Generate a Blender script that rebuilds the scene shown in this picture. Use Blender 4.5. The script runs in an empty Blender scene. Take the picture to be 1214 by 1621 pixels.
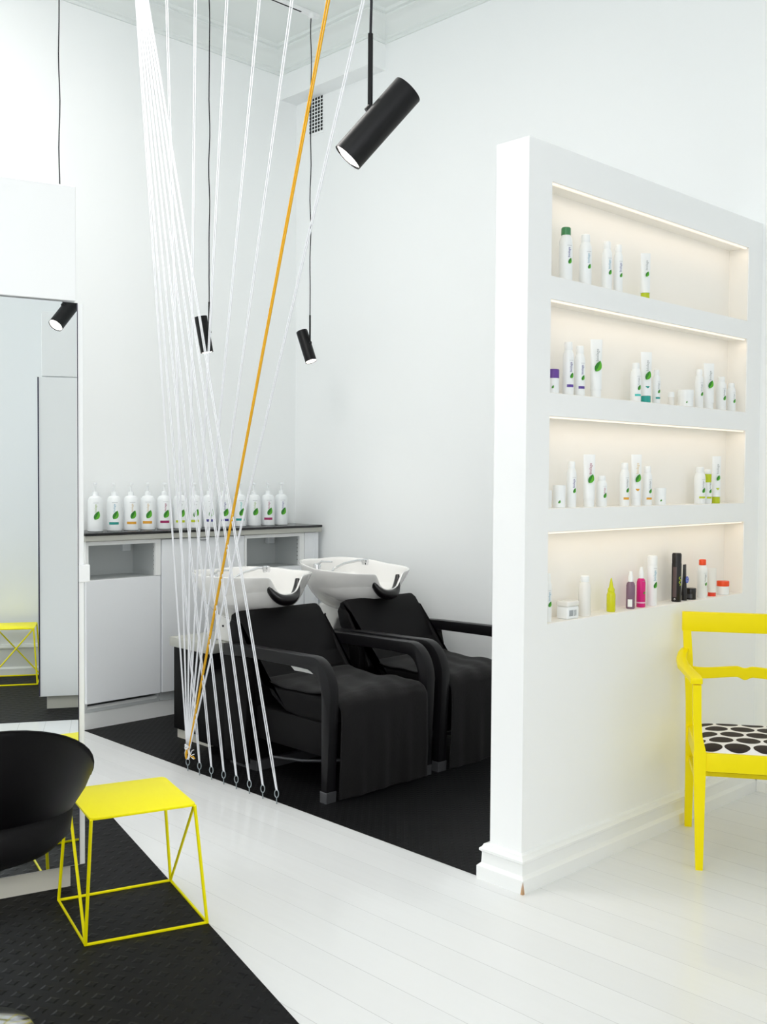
import bpy, bmesh, math, random
from mathutils import Vector, Matrix
random.seed(7)
PI = math.pi
C = bpy.context.scene.collection
sc = bpy.context.scene

# ------------------------------------------------------------------ materials
def lin(c):
    return tuple(((x/255)/12.92 if x/255 <= .04045 else ((x/255+.055)/1.055)**2.4) for x in c)
def mat(name, rgb, rough=.5, metal=0, spec=.5, bump=None, trans=0, emit=None, coat=0, ior=1.5, sheen=0):
    m = bpy.data.materials.new(name); m.use_nodes = True
    nt = m.node_tree; b = nt.nodes['Principled BSDF']
    b.inputs['Base Color'].default_value = (*lin(rgb), 1)
    b.inputs['Roughness'].default_value = rough
    b.inputs['Metallic'].default_value = metal
    b.inputs['Specular IOR Level'].default_value = spec
    b.inputs['Transmission Weight'].default_value = trans
    b.inputs['Coat Weight'].default_value = coat
    b.inputs['IOR'].default_value = ior
    b.inputs['Sheen Weight'].default_value = sheen
    if emit:
        b.inputs['Emission Color'].default_value = (*lin(emit[0]), 1)
        b.inputs['Emission Strength'].default_value = emit[1]
    if bump:
        scale, strength, dist = bump
        tc = nt.nodes.new('ShaderNodeTexCoord'); n = nt.nodes.new('ShaderNodeTexNoise')
        n.inputs['Scale'].default_value = scale; n.inputs['Detail'].default_value = 3
        bp = nt.nodes.new('ShaderNodeBump'); bp.inputs['Strength'].default_value = strength
        bp.inputs['Distance'].default_value = dist
        nt.links.new(tc.outputs['Object'], n.inputs['Vector'])
        nt.links.new(n.outputs['Fac'], bp.inputs['Height']); nt.links.new(bp.outputs[0], b.inputs['Normal'])
    return m
M = {}
M['wall'] = mat('wall_paint', (244,246,246), .7, bump=(55,.12,.002))
M['partition'] = mat('partition_paint', (245,246,246), .65, bump=(40,.1,.002))
M['niche'] = mat('niche_paint', (243,240,234), .6)
M['ceiling'] = mat('ceiling_paint', (232,236,234), .8)
M['trim'] = mat('trim_gloss_white', (240,241,240), .3, bump=(30,.08,.002))
M['cab'] = mat('cabinet_laminate', (238,240,243), .35)
M['cab_in'] = mat('cabinet_inside', (205,208,208), .5)
M['rail'] = mat('grey_edge_strip', (176,176,168), .4)
M['kick'] = mat('beige_plinth', (206,203,192), .45)
M['counter'] = mat('black_counter', (12,12,14), .18)
M['black_fabric'] = mat('black_vinyl', (13,12,13), .6, spec=.13, bump=(180,.25,.002))
M['black_arm'] = mat('black_arm_lacquer', (18,17,19), .36, spec=.25)
M['black_cloth'] = mat('black_cloth', (17,15,16), .8, spec=.25, bump=(90,.3,.003), sheen=.05)
M['black_gloss'] = mat('black_shell', (4,3,4), .45, spec=.15)
M['black_metal'] = mat('black_lamp_metal', (12,12,14), .45, spec=.25)
M['cord_black'] = mat('black_textile_cord', (12,12,22), .7)
M['chrome'] = mat('chrome', (225,226,228), .12, 1)
M['steel'] = mat('galvanised_steel', (150,160,163), .35, .9)
M['alu'] = mat('brushed_aluminium', (95,95,98), .45, .6)
M['ceramic'] = mat('white_ceramic', (243,241,238), .12, coat=.4)
M['rubber'] = mat('black_neck_rubber', (14,11,13), .3)
M['yellow'] = mat('yellow_lacquer', (250,238,0), .42, spec=.2)
M['yellow_chair'] = mat('yellow_chair_paint', (248,228,0), .4, spec=.2)
M['white_cord'] = mat('white_cord', (226,227,231), .7)
M['orange_cord'] = mat('yellow_orange_cord', (218,164,14), .7)
M['mirror'] = mat('mirror_glass', (243,247,249), .0, 1)
M['edge_dark'] = mat('mirror_dark_edge', (50,48,70), .4)
M['white_lacquer'] = mat('white_lacquer', (240,241,241), .35)
M['lens'] = mat('lamp_lens', (255,250,242), .4, emit=((255,246,236), 9))
M['led'] = mat('led_strip', (255,240,220), .4, emit=((255,240,222), .9))
M['bottle'] = mat('bottle_white', (240,243,244), .3)
M['bottle_clear'] = mat('bottle_translucent', (246,245,241), .25, trans=.12)
M['leaf'] = mat('leaf_green', (84,172,26), .4)
M['leaf_dark'] = mat('leaf_dark_green', (34,122,18), .4)
M['greytext'] = mat('grey_print', (150,156,160), .6)
M['hole'] = mat('hole_black', (10,10,10), .9)
M['wood'] = mat('bare_wood', (190,150,110), .7)
def colour(rgb, rough=.35, **k):
    key = 'c%02x%02x%02x' % rgb + ('t' if k else '')
    if key not in M: M[key] = mat('colour_' + key, rgb, rough, **k)
    return M[key]

def floor_material():
    m = mat('white_floorboards', (228,229,229), .17)
    nt = m.node_tree; b = nt.nodes['Principled BSDF']
    tc = nt.nodes.new('ShaderNodeTexCoord'); sx = nt.nodes.new('ShaderNodeSeparateXYZ')
    nt.links.new(tc.outputs['Object'], sx.inputs[0])
    d = nt.nodes.new('ShaderNodeMath'); d.operation = 'MULTIPLY_ADD'; d.inputs[1].default_value = 1/.145; d.inputs[2].default_value = .91
    nt.links.new(sx.outputs['Y'], d.inputs[0])
    fr = nt.nodes.new('ShaderNodeMath'); fr.operation = 'FRACT'; nt.links.new(d.outputs[0], fr.inputs[0])
    r = nt.nodes.new('ShaderNodeValToRGB')
    r.color_ramp.elements[0].position = 0; r.color_ramp.elements[0].color = (.5,.5,.5,1)
    r.color_ramp.elements[1].position = .016; r.color_ramp.elements[1].color = (1,1,1,1)
    nt.links.new(fr.outputs[0], r.inputs[0])
    fl = nt.nodes.new('ShaderNodeMath'); fl.operation = 'FLOOR'; nt.links.new(d.outputs[0], fl.inputs[0])
    wn = nt.nodes.new('ShaderNodeTexWhiteNoise'); wn.noise_dimensions = '1D'; nt.links.new(fl.outputs[0], wn.inputs['W'])
    mr = nt.nodes.new('ShaderNodeMapRange'); mr.inputs['To Min'].default_value = .965; mr.inputs['To Max'].default_value = 1
    nt.links.new(wn.outputs['Value'], mr.inputs['Value'])
    mx = nt.nodes.new('ShaderNodeMix'); mx.data_type = 'RGBA'; mx.blend_type = 'MULTIPLY'; mx.inputs[0].default_value = 1
    mx.inputs[6].default_value = (*lin((228,229,229)), 1); nt.links.new(r.outputs[0], mx.inputs[7])
    mx2 = nt.nodes.new('ShaderNodeMix'); mx2.data_type = 'RGBA'; mx2.blend_type = 'MULTIPLY'; mx2.inputs[0].default_value = 1
    nt.links.new(mx.outputs[2], mx2.inputs[6]); nt.links.new(mr.outputs[0], mx2.inputs[7])
    nt.links.new(mx2.outputs[2], b.inputs['Base Color'])
    bp = nt.nodes.new('ShaderNodeBump'); bp.inputs['Strength'].default_value = .35; bp.inputs['Distance'].default_value = .003
    nz = nt.nodes.new('ShaderNodeTexNoise'); nz.inputs['Scale'].default_value = 9
    mp = nt.nodes.new('ShaderNodeMapping'); mp.inputs['Scale'].default_value = (.25,1.6,1)
    nt.links.new(tc.outputs['Object'], mp.inputs[0]); nt.links.new(mp.outputs[0], nz.inputs['Vector'])
    ad = nt.nodes.new('ShaderNodeMath'); nt.links.new(nz.outputs['Fac'], ad.inputs[0]); nt.links.new(r.outputs[0], ad.inputs[1])
    nt.links.new(ad.outputs[0], bp.inputs['Height']); nt.links.new(bp.outputs[0], b.inputs['Normal'])
    return m
def rubber_material(name, rot, cell, rgb=(24,24,26), rough=.38, strength=.9):
    # small raised pyramids pressed into black rubber sheet
    m = mat(name, rgb, rough, spec=.12)
    nt = m.node_tree; b = nt.nodes['Principled BSDF']
    tc = nt.nodes.new('ShaderNodeTexCoord'); mp = nt.nodes.new('ShaderNodeMapping')
    mp.inputs['Rotation'].default_value = (0,0,rot); mp.inputs['Scale'].default_value = (1/cell,1/cell,1/cell)
    nt.links.new(tc.outputs['Object'], mp.inputs[0])
    sx = nt.nodes.new('ShaderNodeSeparateXYZ'); nt.links.new(mp.outputs[0], sx.inputs[0])
    outs = []
    for ax in ('X','Y'):
        p = nt.nodes.new('ShaderNodeMath'); p.operation = 'PINGPONG'; p.inputs[1].default_value = .5
        nt.links.new(sx.outputs[ax], p.inputs[0]); outs.append(p)
    mn = nt.nodes.new('ShaderNodeMath'); mn.operation = 'MINIMUM'
    nt.links.new(outs[0].outputs[0], mn.inputs[0]); nt.links.new(outs[1].outputs[0], mn.inputs[1])
    bp = nt.nodes.new('ShaderNodeBump'); bp.inputs['Strength'].default_value = strength; bp.inputs['Distance'].default_value = .004
    rg = nt.nodes.new('ShaderNodeMapRange'); rg.interpolation_type = 'SMOOTHSTEP'; rg.inputs['From Min'].default_value = .2; rg.inputs['From Max'].default_value = .36
    nt.links.new(mn.outputs[0], rg.inputs['Value']); nt.links.new(rg.outputs[0], bp.inputs['Height']); nt.links.new(bp.outputs[0], b.inputs['Normal'])
    return m
M['floor'] = floor_material()
M['rubber_wash'] = rubber_material('black_rubber_sheet', PI/4, .03, (17,17,18), .5, .35)
M['rubber_mat'] = rubber_material('black_diamond_rubber', PI/4+.26, .055, (9,9,10), .5, .45)
def dots_material():
    m = mat('dotted_upholstery', (240,240,240), .75)
    nt = m.node_tree; b = nt.nodes['Principled BSDF']
    tc = nt.nodes.new('ShaderNodeTexCoord')
    mp = nt.nodes.new('ShaderNodeMapping'); mp.inputs['Scale'].default_value = (1/.098,1/.088,1/.088)
    nt.links.new(tc.outputs['UV'], mp.inputs[0])
    sx = nt.nodes.new('ShaderNodeSeparateXYZ'); nt.links.new(mp.outputs[0], sx.inputs[0])
    def mth(op, a, b_=None, c=None):
        n = nt.nodes.new('ShaderNodeMath'); n.operation = op
        for i, v in enumerate((a, b_, c)):
            if v is None: continue
            if isinstance(v, (int, float)): n.inputs[i].default_value = v
            else: nt.links.new(v, n.inputs[i])
        return n.outputs[0]
    row = mth('FLOOR', sx.outputs['Y'])
    sh = mth('MULTIPLY', mth('MODULO', row, 2), .5)
    u = mth('SUBTRACT', mth('FRACT', mth('ADD', sx.outputs['X'], sh)), .5)
    v = mth('SUBTRACT', mth('FRACT', sx.outputs['Y']), .5)
    wn = nt.nodes.new('ShaderNodeTexWhiteNoise'); wn.noise_dimensions = '2D'
    cv = nt.nodes.new('ShaderNodeCombineXYZ'); nt.links.new(row, cv.inputs[1]); nt.links.new(mth('FLOOR', mth('ADD', sx.outputs['X'], sh)), cv.inputs[0])
    nt.links.new(cv.outputs[0], wn.inputs['Vector'])
    d = mth('SQRT', mth('ADD', mth('MULTIPLY', u, u), mth('MULTIPLY', v, v)))
    th = mth('MULTIPLY_ADD', wn.outputs['Value'], .05, .42)
    k = mth('LESS_THAN', d, th)
    mx = nt.nodes.new('ShaderNodeMix'); mx.data_type = 'RGBA'
    nt.links.new(k, mx.inputs[0]); mx.inputs[6].default_value = (*lin((243,241,243)),1); mx.inputs[7].default_value = (*lin((34,22,22)),1)
    nt.links.new(mx.outputs[2], b.inputs['Base Color'])
    return m
M['dots'] = dots_material()

# ------------------------------------------------------------------ mesh helpers
class MB:
    def __init__(s): s.bm = bmesh.new()
    def verts_faces(s, vs, fs):
        v = [s.bm.verts.new(p) for p in vs]
        out = []
        for f in fs:
            try: out.append(s.bm.faces.new([v[i] for i in f]))
            except ValueError: pass
        return v, out
    def box(s, x0, x1, y0, y1, z0, z1, bev=0, seg=2, mtx=None):
        vs = [Vector((x, y, z)) for z in (z0,z1) for y in (y0,y1) for x in (x0,x1)]
        if mtx is not None: vs = [mtx @ p for p in vs]
        v, f = s.verts_faces(vs, [(0,2,3,1),(4,5,7,6),(0,1,5,4),(2,6,7,3),(0,4,6,2),(1,3,7,5)])
        if bev:
            es = list({e for ff in f for e in ff.edges})
            bmesh.ops.bevel(s.bm, geom=es, offset=bev, segments=seg, profile=.5, affect='EDGES')
        return s
    def prism(s, pts, a, b, plane='xz', bev=0, seg=2):
        # polygon in a plane, extruded along the remaining axis from a to b
        def P(p, t):
            return {'xz': Vector((p[0], t, p[1])), 'xy': Vector((p[0], p[1], t)), 'yz': Vector((t, p[0], p[1]))}[plane]
        n = len(pts)
        vs = [P(p, a) for p in pts] + [P(p, b) for p in pts]
        fs = [tuple(range(n)), tuple(range(2*n-1, n-1, -1))] + [(i, (i+1) % n + 0, (i+1) % n + n, i+n) for i in range(n)]
        v, f = s.verts_faces(vs, fs)
        bmesh.ops.recalc_face_normals(s.bm, faces=f)
        if bev:
            es = [e for e in set(f[0].edges) | set(f[1].edges)]
            bmesh.ops.bevel(s.bm, geom=es, offset=bev, segments=seg, profile=.5, affect='EDGES')
        return s
    def tube(s, pts, r, seg=8, closed=False, rx=None, cap=True):
        pts = [Vector(p) for p in pts]; n = len(pts)
        rs = r if isinstance(r, (list, tuple)) else [r]*n
        rings = []; up = None
        for i, p in enumerate(pts):
            if closed: t = pts[(i+1) % n] - pts[i-1]
            else: t = pts[min(i+1, n-1)] - pts[max(i-1, 0)]
            t.normalize()
            if up is None:
                up = Vector((0,0,1)) if abs(t.z) < .9 else Vector((1,0,0))
            a = t.cross(up).normalized(); up = a.cross(t).normalized()
            rings.append([s.bm.verts.new(p + rs[i]*(math.cos(2*PI*k/seg)*a*(rx or 1) + math.sin(2*PI*k/seg)*up)) for k in range(seg)])
        m = n if closed else n-1
        for i in range(m):
            A, B = rings[i], rings[(i+1) % n]
            for k in range(seg):
                s.bm.faces.new((A[k], A[(k+1) % seg], B[(k+1) % seg], B[k]))
        if cap and not closed:
            s.bm.faces.new(rings[0][::-1]); s.bm.faces.new(rings[-1])
        return s
    def lathe(s, prof, seg=24, mtx=None, cap0=True, cap1=True, sx=1, sy=1):
        rings = []
        for r, z in prof:
            ring = []
            for k in range(seg):
                p = Vector((r*sx*math.cos(2*PI*k/seg), r*sy*math.sin(2*PI*k/seg), z))
                ring.append(s.bm.verts.new(mtx @ p if mtx is not None else p))
            rings.append(ring)
        for i in range(len(rings)-1):
            for k in range(seg):
                s.bm.faces.new((rings[i][k], rings[i][(k+1) % seg], rings[i+1][(k+1) % seg], rings[i+1][k]))
        if cap0 and prof[0][0] > 0: s.bm.faces.new(rings[0][::-1])
        if cap1 and prof[-1][0] > 0: s.bm.faces.new(rings[-1])
        return s
    def grid(s, P, nu, nv, closed_u=False):
        vs = [[s.bm.verts.new(P(i, j)) for j in range(nv)] for i in range(nu)]
        for i in range(nu if closed_u else nu-1):
            for j in range(nv-1):
                s.bm.faces.new((vs[i][j], vs[(i+1) % nu][j], vs[(i+1) % nu][j+1], vs[i][j+1]))
        return vs
    def obj(s, name, m, parent=None, angle=35, doubles=True, loc=None, solid=0, sub=0, ori=Vector((0,0,0))):
        if doubles: bmesh.ops.remove_doubles(s.bm, verts=s.bm.verts, dist=1e-5)
        bmesh.ops.recalc_face_normals(s.bm, faces=s.bm.faces)
        if loc is not None:
            for v in s.bm.verts: v.co -= Vector(loc)
        me = bpy.data.meshes.new(name); s.bm.to_mesh(me); s.bm.free()
        me.shade_smooth(); me.set_sharp_from_angle(angle=math.radians(angle))
        me.materials.append(M[m] if isinstance(m, str) else m)
        o = bpy.data.objects.new(name, me); C.objects.link(o)
        if parent: o.parent = parent
        if loc is not None: o.location = loc
        if solid:
            d = o.modifiers.new('solid', 'SOLIDIFY'); d.thickness = solid; d.offset = 0
        if sub:
            d = o.modifiers.new('sub', 'SUBSURF'); d.levels = sub; d.render_levels = sub
        return o
def thing(name, label, cat, loc=(0,0,0), rotz=0, group=None):
    o = bpy.data.objects.new(name, None); C.objects.link(o)
    o.empty_display_size = .05
    o.location = loc; o.rotation_euler = (0,0,rotz); o['label'] = label; o['category'] = cat
    if group: o['group'] = group
    return o
def tag(o, label, cat, group=None):
    o['label'] = label; o['category'] = cat
    if group: o['group'] = group
    return o
def struct(mb, name, m, loc=None, label=None, cat=None):
    o = mb.obj(name, m, loc=loc); o['kind'] = 'structure'
    if label: o['label'] = label
    if cat: o['category'] = cat
    return o
def dup(root):
    r = root.copy(); C.objects.link(r)
    for ch in list(root.children):
        c = ch.copy(); C.objects.link(c); c.parent = r
        for g in ch.children:
            d = g.copy(); C.objects.link(d); d.parent = c
    return r
def rotz(a): return Matrix.Rotation(a, 4, 'Z')

# ------------------------------------------------------------------ room dimensions (metres; the camera stands at x 0, y 0)
XL, XR, YB, YF, ZC = -5.6, .83, 4.59, -7.5, 4.30
T = .15
# floor
struct(MB().box(XL-T, XR+T, YF-T, YB+T, -.1, 0), 'floor', 'floor', label='white painted floorboards with a glossy finish', cat='floor')
struct(MB().box(XL, -2.37, 2.837, YB, 0, .003), 'floor', 'rubber_wash', label='black rubber flooring under the wash loungers', cat='floor')
# mat strips in front of the mirror stations
V = Vector((.256, .9667, 0)); N = Vector((.9667, -.256, 0)); K = -3.6327      # mirror wall direction, its normal, its distance
def mp(v, n, z=0): return V*v + N*(K+n) + Vector((0,0,z))
pts = [mp(1.13, 1.9), mp(1.13, -1.4), mp(-2.6, -1.4), mp(-2.6, 1.9)]
struct(MB().prism([(p.x, p.y) for p in pts], 0, .003, 'xy'), 'floor', 'rubber_mat', label='black rubber mat flooring with small diamond studs beside the yellow stool', cat='floor')
struct(MB().box(-.70, XR, -2.5, 2.1, 0, .003), 'floor', 'rubber_mat', label='black rubber mat strip seen in the mirror', cat='floor')
# walls
struct(MB().box(XL-T, XL, YF-T, YB+T, 0, ZC), 'wall_left', 'wall')
struct(MB().box(XL, XR+T, YB, YB+T, 0, ZC), 'wall_back', 'wall')
b = MB()                                     # right wall with window openings added for side light
b.box(XR, XR+T, YF-T, -6.8, 0, ZC).box(XR, XR+T, -6.8, .85, 0, .45).box(XR, XR+T, -6.8, .85, 3.7, ZC).box(XR, XR+T, .85, 1.75, 0, ZC).box(XR, XR+T, 1.75, 4.2, 0, .45).box(XR, XR+T, 1.75, 4.2, 3.7, ZC).box(XR, XR+T, 4.2, YB, 0, ZC).box(XR, XR+T, -3.45, -3.15, .45, 3.7)
struct(b, 'wall_right', 'wall')
b = MB()                                     # shop front with two openings
b.box(XL, -5.0, YF-T, YF, 0, ZC).box(-5.0, XR, YF-T, YF, 3.7, ZC).box(-5.0, XR, YF-T, YF, 0, .4).box(-2.5, -2.2, YF-T, YF, .4, 3.7).box(.4, XR, YF-T, YF, .4, 3.7)
struct(b, 'wall_front', 'wall')
struct(MB().box(XL-T, XR+T, YF-T, YB+T, ZC, ZC+.1), 'ceiling', 'ceiling')
def frame(name, axis, c, a0, a1, z0, z1, nm):
    b = MB(); w = .06
    def bx(u0, u1, p, q):
        if axis == 'x': b.box(c, c+.08, u0, u1, p, q)
        else: b.box(u0, u1, c-.08, c, p, q)
    bx(a0, a1, z0, z0+w); bx(a0, a1, z1-w, z1)
    for i in range(nm+1):
        u = a0 + (a1-a0-w)*i/nm; bx(u, u+w, z0, z1)
    struct(b, name, 'trim')
frame('window_added_1', 'x', XR+.03, -3.15, .85, .45, 3.7, 2)  # unseen window, added to light the faces turned to +x
frame('window_added_5', 'x', XR+.03, 1.75, 4.2, .45, 3.7, 2)  # unseen window, added to brighten the long face of the partition
frame('window_added_4', 'x', XR+.03, -6.8, -3.45, .45, 3.7, 2)  # unseen window, added further off so the side light falls more evenly
frame('window_2', 'y', YF-.03, -5.0, -2.5, .4, 3.7, 2)
frame('window_3', 'y', YF-.03, -2.2, .4, .4, 3.7, 2)
# boxed duct above the alcove, under the cornice
XD = -4.725
struct(MB().box(XL, XD, 4.45, YB, 3.995, ZC), 'trim_1', 'wall', label='white boxed duct in the ceiling corner above the grille', cat='duct')
# cornice: stepped cove following the walls
def cornice():
    prof = [(0,4.155),(.012,4.155),(.012,4.172),(.022,4.178),(.022,4.19),(.03,4.2),(.048,4.235),(.075,4.262),(.10,4.272),(.10,4.283),(.125,4.283),(.13,ZC),(0,ZC)]
    path = [(XL, YF), (XL, 4.45), (XD, 4.45), (XD, YB), (XR, YB), (XR, YF)]
    nor = []
    def seg_n(i):
        d = Vector(path[i+1]) - Vector(path[i]); d.normalize(); return Vector((d.y, -d.x))
    for i in range(len(path)):
        if i == 0: nor.append(seg_n(0))
        elif i == len(path)-1: nor.append(seg_n(i-1))
        else: nor.append(seg_n(i-1)+seg_n(i))
    b = MB()
    b.grid(lambda i, j: Vector((path[i][0]+nor[i].x*prof[j][0], path[i][1]+nor[i].y*prof[j][0], prof[j][1])), len(path), len(prof))
    return b
struct(cornice(), 'trim_2', 'ceiling', label='moulded plaster cornice around the ceiling', cat='cornice')
def dentil():
    b = MB()
    y = -3
    while y < 4.4:
        b.box(XL+.028, XL+.05, y, y+.025, 4.205, 4.228); y += .05
    x = XL+.1
    while x < XD: b.box(x, x+.025, 4.40, 4.422, 4.205, 4.228); x += .05
    x = XD+.05
    while x < XR: b.box(x, x+.025, YB-.05, YB-.028, 4.205, 4.228); x += .05
    return b
# baseboards
def skirt(b, axis, c, s, a0, a1, h=.13, cut0=0, cut1=0):
    # profile built from the wall outward (s = outward sign)
    prof = [(0,0),(.034,0),(.034,.048),(.026,.056),(.022,.06),(.020,h-.032),(.028,h-.026),(.028,h-.018),(.020,h-.012),(.016,h-.003),(.008,h),(0,h)]
    prof = [(d, z) for d, z in prof]
    n = len(prof)
    vs = []
    for a, cut in ((a0, cut0), (a1, cut1)):
        for d, z in prof:
            q = a + cut*d
            vs.append(Vector((c+s*d, q, z)) if axis == 'x' else Vector((q, c+s*d, z)))
    b.verts_faces(vs, [tuple(range(n)), tuple(range(2*n-1, n-1, -1))] + [(i, i+1, i+1+n, i+n) for i in range(n-1)])
    return b
struct(skirt(MB(), 'y', YB, -1, -2.19, XR, .14), 'baseboard_back', 'trim')
struct(skirt(MB(), 'y', YB, -1, XL+.3, -2.37, .14), 'baseboard_rear', 'trim')
struct(skirt(MB(), 'x', XR, -1, -3.5, YB-.04, .22), 'baseboard_right', 'trim')

# ------------------------------------------------------------------ partition with four lit niches
XP, XQ, Y0, ZP = -2.225, -2.368, 2.852, 2.618
NZ = [(2.160,2.490),(1.748,2.080),(1.336,1.667),(.924,1.254)]
NY0, NY1, XN = 2.985, 4.457, -2.32
b = MB()
# front skin around the niches: uprights and rails down to the niche backs, then a solid back slab
b.box(XN, XP, Y0, NY0, 0, ZP).box(XN, XP, NY1, YB, 0, ZP)
zz = [ZP] + [z for p in NZ for z in (p[1], p[0])] + [0]
for i in range(0, len(zz), 2): b.box(XN, XP, NY0, NY1, zz[i+1], zz[i])
b.box(XQ, XN, Y0, YB, 0, ZP)
struct(b, 'wall_partition', 'partition', label='white half height partition wall with four display niches', cat='wall')
for k, (z0, z1) in enumerate(NZ):            # thin warm lining in each niche
    b = MB(); e = .002
    b.box(XN, XN+e, NY0, NY1, z0, z1).box(XN, XP-.004, NY0, NY0+e, z0, z1).box(XN, XP-.004, NY1-e, NY1, z0, z1)
    b.box(XN, XP-.004, NY0, NY1, z0, z0+e).box(XN, XP-.004, NY0, NY1, z1-e, z1)
    struct(b, 'trim_%d' % (k+3), 'niche', label='cream lining of niche %s' % ('at the top','second from the top','third from the top','at the bottom')[k], cat='niche')
    o = MB().box(XP-.016, XP-.006, NY0+.01, NY1-.012, z1-e-.005, z1-e).obj('light_strip', 'led', loc=(XP-.011, 3.7, z1-e-.0035))
    tag(o, 'thin warm light strip along the front edge of the %s display niche' % ('topmost','second','third','lowest')[k], 'light', 'light strips in the wall niches')
    L = bpy.data.lights.new('niche_light', 'AREA'); L.shape = 'RECTANGLE'; L.size = .012; L.size_y = 1.42
    L.energy = .62; L.color = (1,.80,.60)
    lo = bpy.data.objects.new('niche_light', L); C.objects.link(lo); lo.location = (XP-.012, (NY0+NY1)/2, z1-.012)
    lo.rotation_euler = (0, math.radians(4), 0)
b = MB(); skirt(b, 'x', XP, 1, Y0, YB-.034, .13, cut0=-1)
skirt(b, 'y', Y0, -1, XQ, XP, .13, cut1=1, cut0=-1)
skirt(b, 'x', XQ, -1, Y0, YB-.034, .13, cut0=-1)
struct(b, 'baseboard_partition', 'trim', label='moulded white baseboard around the partition wall', cat='baseboard')
# bare wood chip at the corner
b = MB(); b.verts_faces([Vector((XP+.0345,Y0-.0345,0)), Vector((XP+.0345,Y0-.024,0)), Vector((XP+.0348,Y0-.033,.046)), Vector((XP+.024,Y0-.0345,0)), Vector((XP+.033,Y0-.0348,.046))], [(0,1,2),(0,4,3)])
o = struct(b, 'trim_7', 'wood', label='bare wood chip on the baseboard corner', cat='baseboard')

# wall grille (air vent) on the back wall
t = thing('air_vent', 'small white wall grille with rows of square black holes near the ceiling', 'vent', (-5.39, YB, 3.76))
MB().box(-.075,.075,-.006,0,-.012,.245,.002,1).obj('grille_plate', 'wall', t)
b = MB()
for i in range(5):
    for j in range(10):
        x = -.062 + i*.029; z = .004 + j*.0235
        b.box(x-.001, x+.019, -.0068, -.0062, z, z+.0175)
b.obj('grille_holes', 'hole', t)

# ------------------------------------------------------------------ storage cabinets along the left wall
XC = -5.30
CZ0, CZ1, DT = .152, 1.072, .85
def shelf_cab(y0, y1, label, ny1=None, fl=.0, fr=.03, loc_label=''):
    t = thing('storage_cabinet', label, 'cabinet', (XL+.004, y0, 0), 0, 'low white cabinets under the black counter')
    W = y1-y0; D = XC-XL-.004
    b = MB(); th = .018
    b.box(0, D-.02, 0, th, .10, CZ1-.003).box(0, D-.02, W-th, W, .10, CZ1-.003).box(0, D-.02, th, W-th, .10, .118)
    b.box(0, D-.02, th, W-th, CZ1-.021, CZ1-.003).box(0, .008, th, W-th, .118, CZ1-.021).box(.008, D-.02, th, W-th, .835, .849)
    b.obj('cabinet_body', 'cab_in', t)
    # face frame around the open shelf
    b = MB()
    b.box(D-.02, D, .0, fl+.018, DT+.004, CZ1-.003).box(D-.02, D, W-fr-.003, W-.002, DT+.004, CZ1-.003).box(D-.02, D, fl+.018, W-fr-.003, CZ1-.025, CZ1-.003)
    b.obj('face_frame', 'trim', t)
    MB().box(D-.02, D, .003, W-.003, CZ0, DT, .0015, 1).obj('door', 'cab', t)
    # hanging bracket in the rear top corner, shelf pin holes on the right side
    MB().box(.01, .045, W-th-.09, W-th-.035, CZ1-.085, CZ1-.025, .003, 1).obj('wall_bracket', 'cab', t)
    for k in range(6):
        MB().box(D-.055, D-.049, W-th-.0012, W-th-.0002, .885+k*.026, .891+k*.026).obj('shelf_pin_hole', 'hole', t)
    return t
shelf_cab(2.835, 3.322, 'white cabinet with an open shelf above its door, furthest left under the counter', fr=.035)
t = thing('storage_cabinet', 'white closed cabinet between the two open shelves under the counter', 'cabinet', (XL+.004, 3.324, 0), 0, 'low white cabinets under the black counter')
b = MB(); b.box(0, .278, 0, .606, .10, CZ1-.003).obj('cabinet_body', 'cab_in', t)
MB().box(.28, .30, .003, .603, CZ0, CZ1-.006, .0015, 1).obj('door', 'cab', t)
MB().tube([(.302,.27,1.055),(.308,.27,1.052),(.308,.33,1.052),(.302,.33,1.055)], .002, 6).obj('door_catch', 'alu', t)
shelf_cab(3.932, 4.425, 'white cabinet with an open shelf, right end under the counter near the corner', fr=.038)
t = thing('cabinet_filler', 'narrow white filler panel at the corner end of the counter', 'panel', (XL+.004, 4.427, 0))
MB().box(0, .30, .0, .118, .10, CZ1-.003, .001, 1).obj('side_panel', 'cab', t)
MB().box(.298, .304, .076, .084, .12, CZ1-.005).obj('cover_strip', 'cab', t)
t = thing('cabinet_plinth', 'moulded grey white plinth along the foot of the storage cabinets', 'plinth', (XC-.035, 2.835, 0))
b = MB(); n = 1.71
prof = [(0,0),(.012,0),(.012,.098),(.008,.102),(.008,.108),(.014,.112),(.014,.126),(.006,.134),(0,.134)]
b.prism(prof, 0, n, 'xz').obj('plinth_board', 'trim', t)
MB().box(-.24, -.001, .0, n, 0, .099).obj('plinth_core', 'cab_in', t)
t = thing('countertop', 'long black countertop carrying the row of pump bottles', 'countertop', (XL, 2.82, CZ1))
MB().box(0, .325, 0, 1.735, 0, .031, .001, 1).obj('edge_strip', 'rail', t)
MB().box(0, .329, -.003, 1.738, .031, .046, .002, 2).obj('counter_surface', 'counter', t)
ZCT = CZ1+.046

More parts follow.
